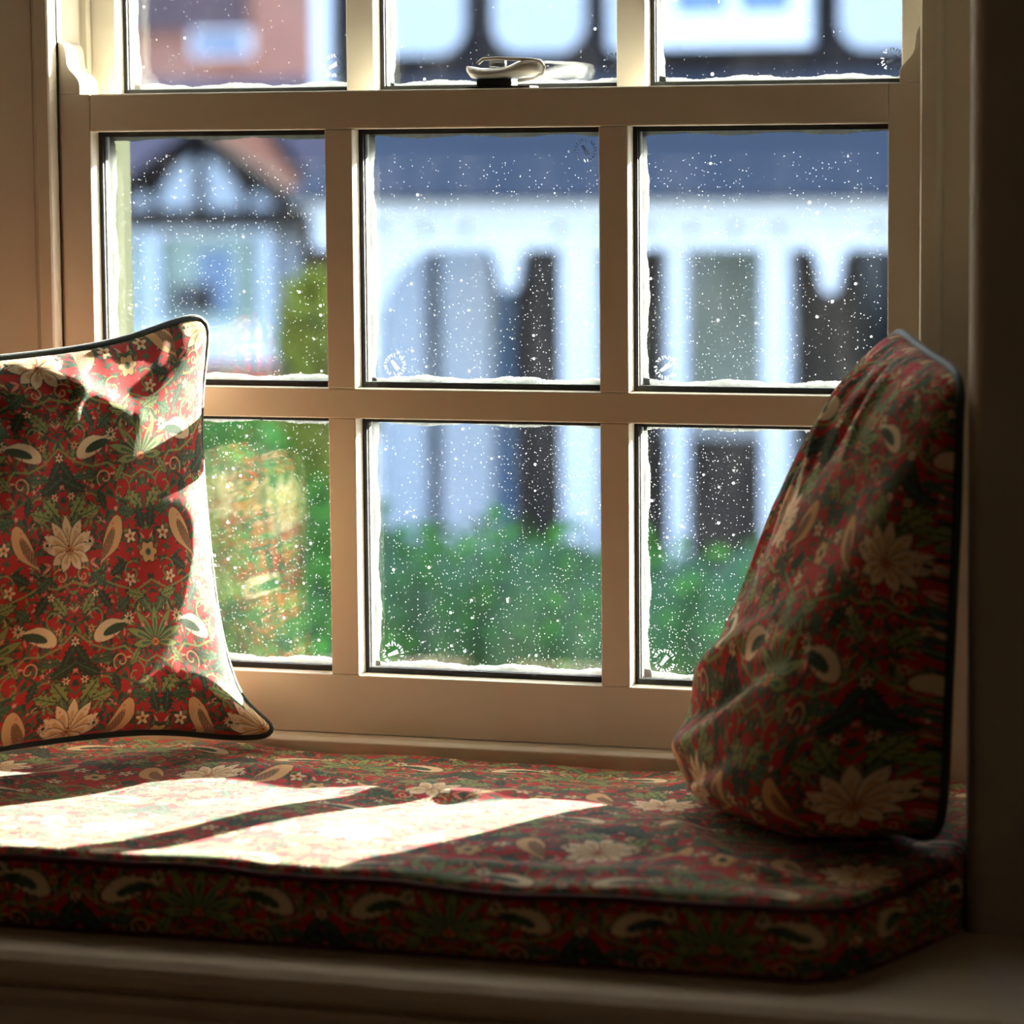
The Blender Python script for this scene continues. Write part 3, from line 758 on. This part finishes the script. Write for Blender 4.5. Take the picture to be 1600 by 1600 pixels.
A = empty('timbered_house', (-1.0, 11.4, GZ), 'white and black timbered house with a white columned porch behind the middle and right panes', 'house')
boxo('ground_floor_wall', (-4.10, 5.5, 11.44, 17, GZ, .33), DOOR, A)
boxo('upper_wall', (-4.10, 5.5, 11.40, 17, .33, 2.6), TIM, A)
prism_r = prism(bmesh.new(), [(11.0, 2.5), (14.2, 4.6), (17.4, 2.5)], -4.4, 5.8, 'x'); mesh_obj('main_roof', prism_r, SLATE, A)
pr = prism(bmesh.new(), [(9.86, -.215), (9.86, -.185), (11.44, .345), (11.44, .285)], -3.72, 5.5, 'x'); mesh_obj('porch_roof', pr, SLATE, A)
boxo('gutter', (-3.70, 5.5, 9.90, 9.99, -.235, -.195), WHW, A)
boxo('porch_fascia', (-3.66, 5.5, 9.97, 10.07, -.305, -.20), WHW, A)
boxo('porch_frieze', (-3.66, 5.5, 10.00, 10.06, -.412, -.300), WHW, A)
def upanel(x0, x1, z0, z1, r):
    pts = [(x0, z1)]
    for k in range(9):
        a = math.pi+k/8*math.pi/2; pts.append((x0+r+r*math.cos(a), z0+r+r*math.sin(a)))
    for k in range(9):
        a = 1.5*math.pi+k/8*math.pi/2; pts.append((x1-r+r*math.cos(a), z0+r+r*math.sin(a)))
    pts.append((x1, z1))
    mesh_obj('rendered_panel', prism(bmesh.new(), pts, 11.36, 11.41, 'y'), WHT, A)
boxo('corner_board', (-4.17, -4.09, 11.34, 11.46, .2, 2.6), WHW, A)
upanel(-3.95, -3.44, .43, 1.5, .13); upanel(-3.30, -2.87, .43, 1.5, .13); upanel(-2.76, -2.585, .43, 1.5, .03)
upanel(-1.70, -1.22, .42, 1.5, .12); upanel(-1.08, -.6, .42, 1.5, .12); upanel(-.46, .05, .42, 1.5, .12); upanel(.2, .8, .42, 1.5, .12)
wf = mesh_obj('upper_window', ring(bmesh.new(), -2.52, -1.82, .44, 1.6, 11.30, 11.40, .09, .09, .15, .1), WHW, A)
mesh_obj('mullion', box(bmesh.new(), -2.20, -2.14, 11.31, 11.39, .59, 1.5), WHW, wf); boxo('pane', (-2.43, -1.91, 11.35, 11.37, .58, 1.5), PANEB, wf)
for x in (-3.35, -3.165, -2.98, -2.58, -2.395, -2.21, -2.02, -1.84, -1.66, -1.26, -1.08, -.90, -.5, -.3):
    bm = prism(bmesh.new(), [(x-.022, -.318), (x+.022, -.318), (x, -.362)], 9.995, 10.002, 'y'); mesh_obj('cut_out_shade', bm, TIM, A)  # solid dark triangles, painted shade for holes in the frieze
for x in (-2.80, -1.45, -.10, 1.25):
    pts = [(x-.070, -.40), (x-.066, -.425), (x-.046, -.47), (x-.038, -.53), (x-.028, -.575), (x, -.592), (x+.028, -.575), (x+.038, -.53), (x+.046, -.47), (x+.066, -.425), (x+.070, -.40)]
    mesh_obj('pendant', prism(bmesh.new(), pts, 9.99, 10.05, 'y'), WHW, A)
for x0, x1 in ((-3.52, -3.375), (-2.575, -2.43), (-1.73, -1.625), (-.60, -.45), (.9, 1.05)):
    boxo('column', (x0, x1, 10.0, 10.14, GZ, -.41), WHW, A)
boxo('column', (-2.125, -2.055, 10.02, 10.09, GZ, -.41), WHW, A)
pts = [(-3.375, -.40), (-3.375, -.70)]
for k in range(1, 10):
    a = k/9*math.pi/2; pts.append((-3.06-.295*math.cos(a), -.70+.285*math.sin(a)))
pts.append((-3.06, -.40))
mesh_obj('arch_bracket', prism(bmesh.new(), pts, 10.01, 10.06, 'y'), WHW, A)
# wall behind the porch
boxo('bay_panel', (-4.0, -3.62, 11.30, 11.45, GZ, -.2), WHT, A)
boxo('bay_panel', (-3.545, -3.30, 11.30, 11.45, GZ, -.2), WHT, A)
boxo('side_pane', (-3.30, -3.22, 11.36, 11.45, GZ+.9, -.3), PANEB, A)
w2 = mesh_obj('ground_window', ring(bmesh.new(), -2.50, -1.96, -1.30, -.25, 11.34, 11.44, .07, .07, .06, .06), WHT, A)
boxo('pane', (-2.44, -2.02, 11.38, 11.40, -1.25, -.30), PANEG, w2)
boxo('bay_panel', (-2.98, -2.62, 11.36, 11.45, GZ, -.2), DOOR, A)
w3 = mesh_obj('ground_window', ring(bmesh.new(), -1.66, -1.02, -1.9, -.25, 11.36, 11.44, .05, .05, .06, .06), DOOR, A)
boxo('pane', (-1.62, -1.06, 11.39, 11.40, -1.85, -.30), PANED, w3)
boxo('porch_base', (-3.66, 5.5, 9.95, 11.44, GZ, GZ+.25), BRICK, A)
settle(A)

# ------------------------------------------------------------ outside: gabled house with bay window
Bh = empty('gabled_house', (-6.7, 16.2, GZ), 'house with a small timbered gable over a pale bay window, seen through the left pane', 'house')
boxo('brick_wall', (-8.6, -5.55, 16.3, 19, GZ, -.50), BRICK, Bh)
bm = bmesh.new()
vs = [bm.verts.new(v) for v in ((-8.9, 16.1, -.50), (-5.35, 16.1, -.50), (-5.35, 19.2, -.50), (-8.9, 19.2, -.50), (-8.4, 17.65, .50), (-6.62, 17.65, .50))]
for f in ((0, 1, 5, 4), (1, 2, 5), (2, 3, 4, 5), (3, 0, 4), (0, 3, 2, 1)): bm.faces.new([vs[i] for i in f])
bmesh.ops.recalc_face_normals(bm, faces=bm.faces[:])
rf = mesh_obj('main_roof', bm, TILE, Bh)
gb = prism(bmesh.new(), [(-7.45, -.47), (-6.68, .10), (-5.91, -.47)], 15.9, 16.0, 'y'); mesh_obj('gable', gb, TIM, Bh)
gb = prism(bmesh.new(), [(-7.52, -.47), (-6.68, .15), (-5.84, -.47)], 16.0, 17.5, 'y'); mesh_obj('gable_roof', gb, GTILE, Bh)
for sg in (-1, 1):
    pts = [(-6.68+sg*.045, -.345), (-6.68+sg*.045, -.02), (-6.68+sg*.16, -.10), (-6.68+sg*.26, -.24), (-6.68+sg*.28, -.345)]
    mesh_obj('gable_panel', prism(bmesh.new(), pts, 15.86, 15.91, 'y'), WHT, Bh)
    pts = [(-6.68+sg*.34, -.345), (-6.68+sg*.34, -.27), (-6.68+sg*.40, -.25), (-6.68+sg*.50, -.345)]
    mesh_obj('gable_panel', prism(bmesh.new(), pts, 15.86, 15.91, 'y'), WHT, Bh)
    # roof edges of the gable
    pts = [(-6.68, .10), (-6.68, .17), (-6.68+sg*.95, -.47), (-6.68+sg*.86, -.50)]
    mesh_obj('barge_board', prism(bmesh.new(), pts, 15.80, 15.90, 'y'), TIM, Bh)
boxo('bressummer', (-7.55, -5.95, 15.82, 15.90, -.47, -.35), TIM, Bh)
bay = mesh_obj('bay_window', ring(bmesh.new(), -7.24, -6.20, -1.30, -.47, 15.86, 15.98, .06, .10, .22, .05), WHW, Bh)
box_ = boxo('mullion', (-7.06, -6.96, 15.85, 15.97, -1.08, -.52), WHW, bay); boxo('mullion', (-6.46, -6.38, 15.85, 15.97, -1.08, -.52), CREAMW, bay)
boxo('pane', (-7.18, -6.30, 15.92, 15.94, -1.10, -.52), CREAMW, bay); boxo('dark_pane', (-6.90, -6.62, 15.905, 15.918, -1.0, -.82), PANED, bay); boxo('dark_pane', (-6.72, -6.48, 15.905, 15.918, -1.0, -.60), PANEB, bay)
boxo('bay_base', (-7.24, -6.20, 15.88, 16.3, GZ, -1.30), BRICK, Bh)
boxo('bay_side', (-6.20, -6.08, 15.98, 16.3, GZ, -.47), WHT, Bh)
settle(Bh)

# ------------------------------------------------------------ outside: brick house beyond
Ch = empty('brick_house', (-7.6, 22.5, GZ), 'red brick house wall rising behind the gabled house, seen in the top left pane', 'house')
boxo('brick_wall', (-10.6, -7.2, 22.5, 27, GZ, 3.2), ORB, Ch)
boxo('dark_gable', (-10.6, -9.05, 22.38, 22.5, 1.02, 3.0), TILE, Ch)
wv = mesh_obj('wall_window', ring(bmesh.new(), -9.52, -9.0, .80, 1.02, 22.36, 22.5, .03, .03, .03, .03), WHW, Ch); boxo('pane', (-9.50, -9.02, 22.40, 22.42, .82, 1.0), PANEB, wv)
pr = prism(bmesh.new(), [(22.2, 3.1), (24.7, 5.0), (27.2, 3.1)], -10.8, -7.0, 'x'); mesh_obj('roof', pr, TILE, Ch)
settle(Ch)
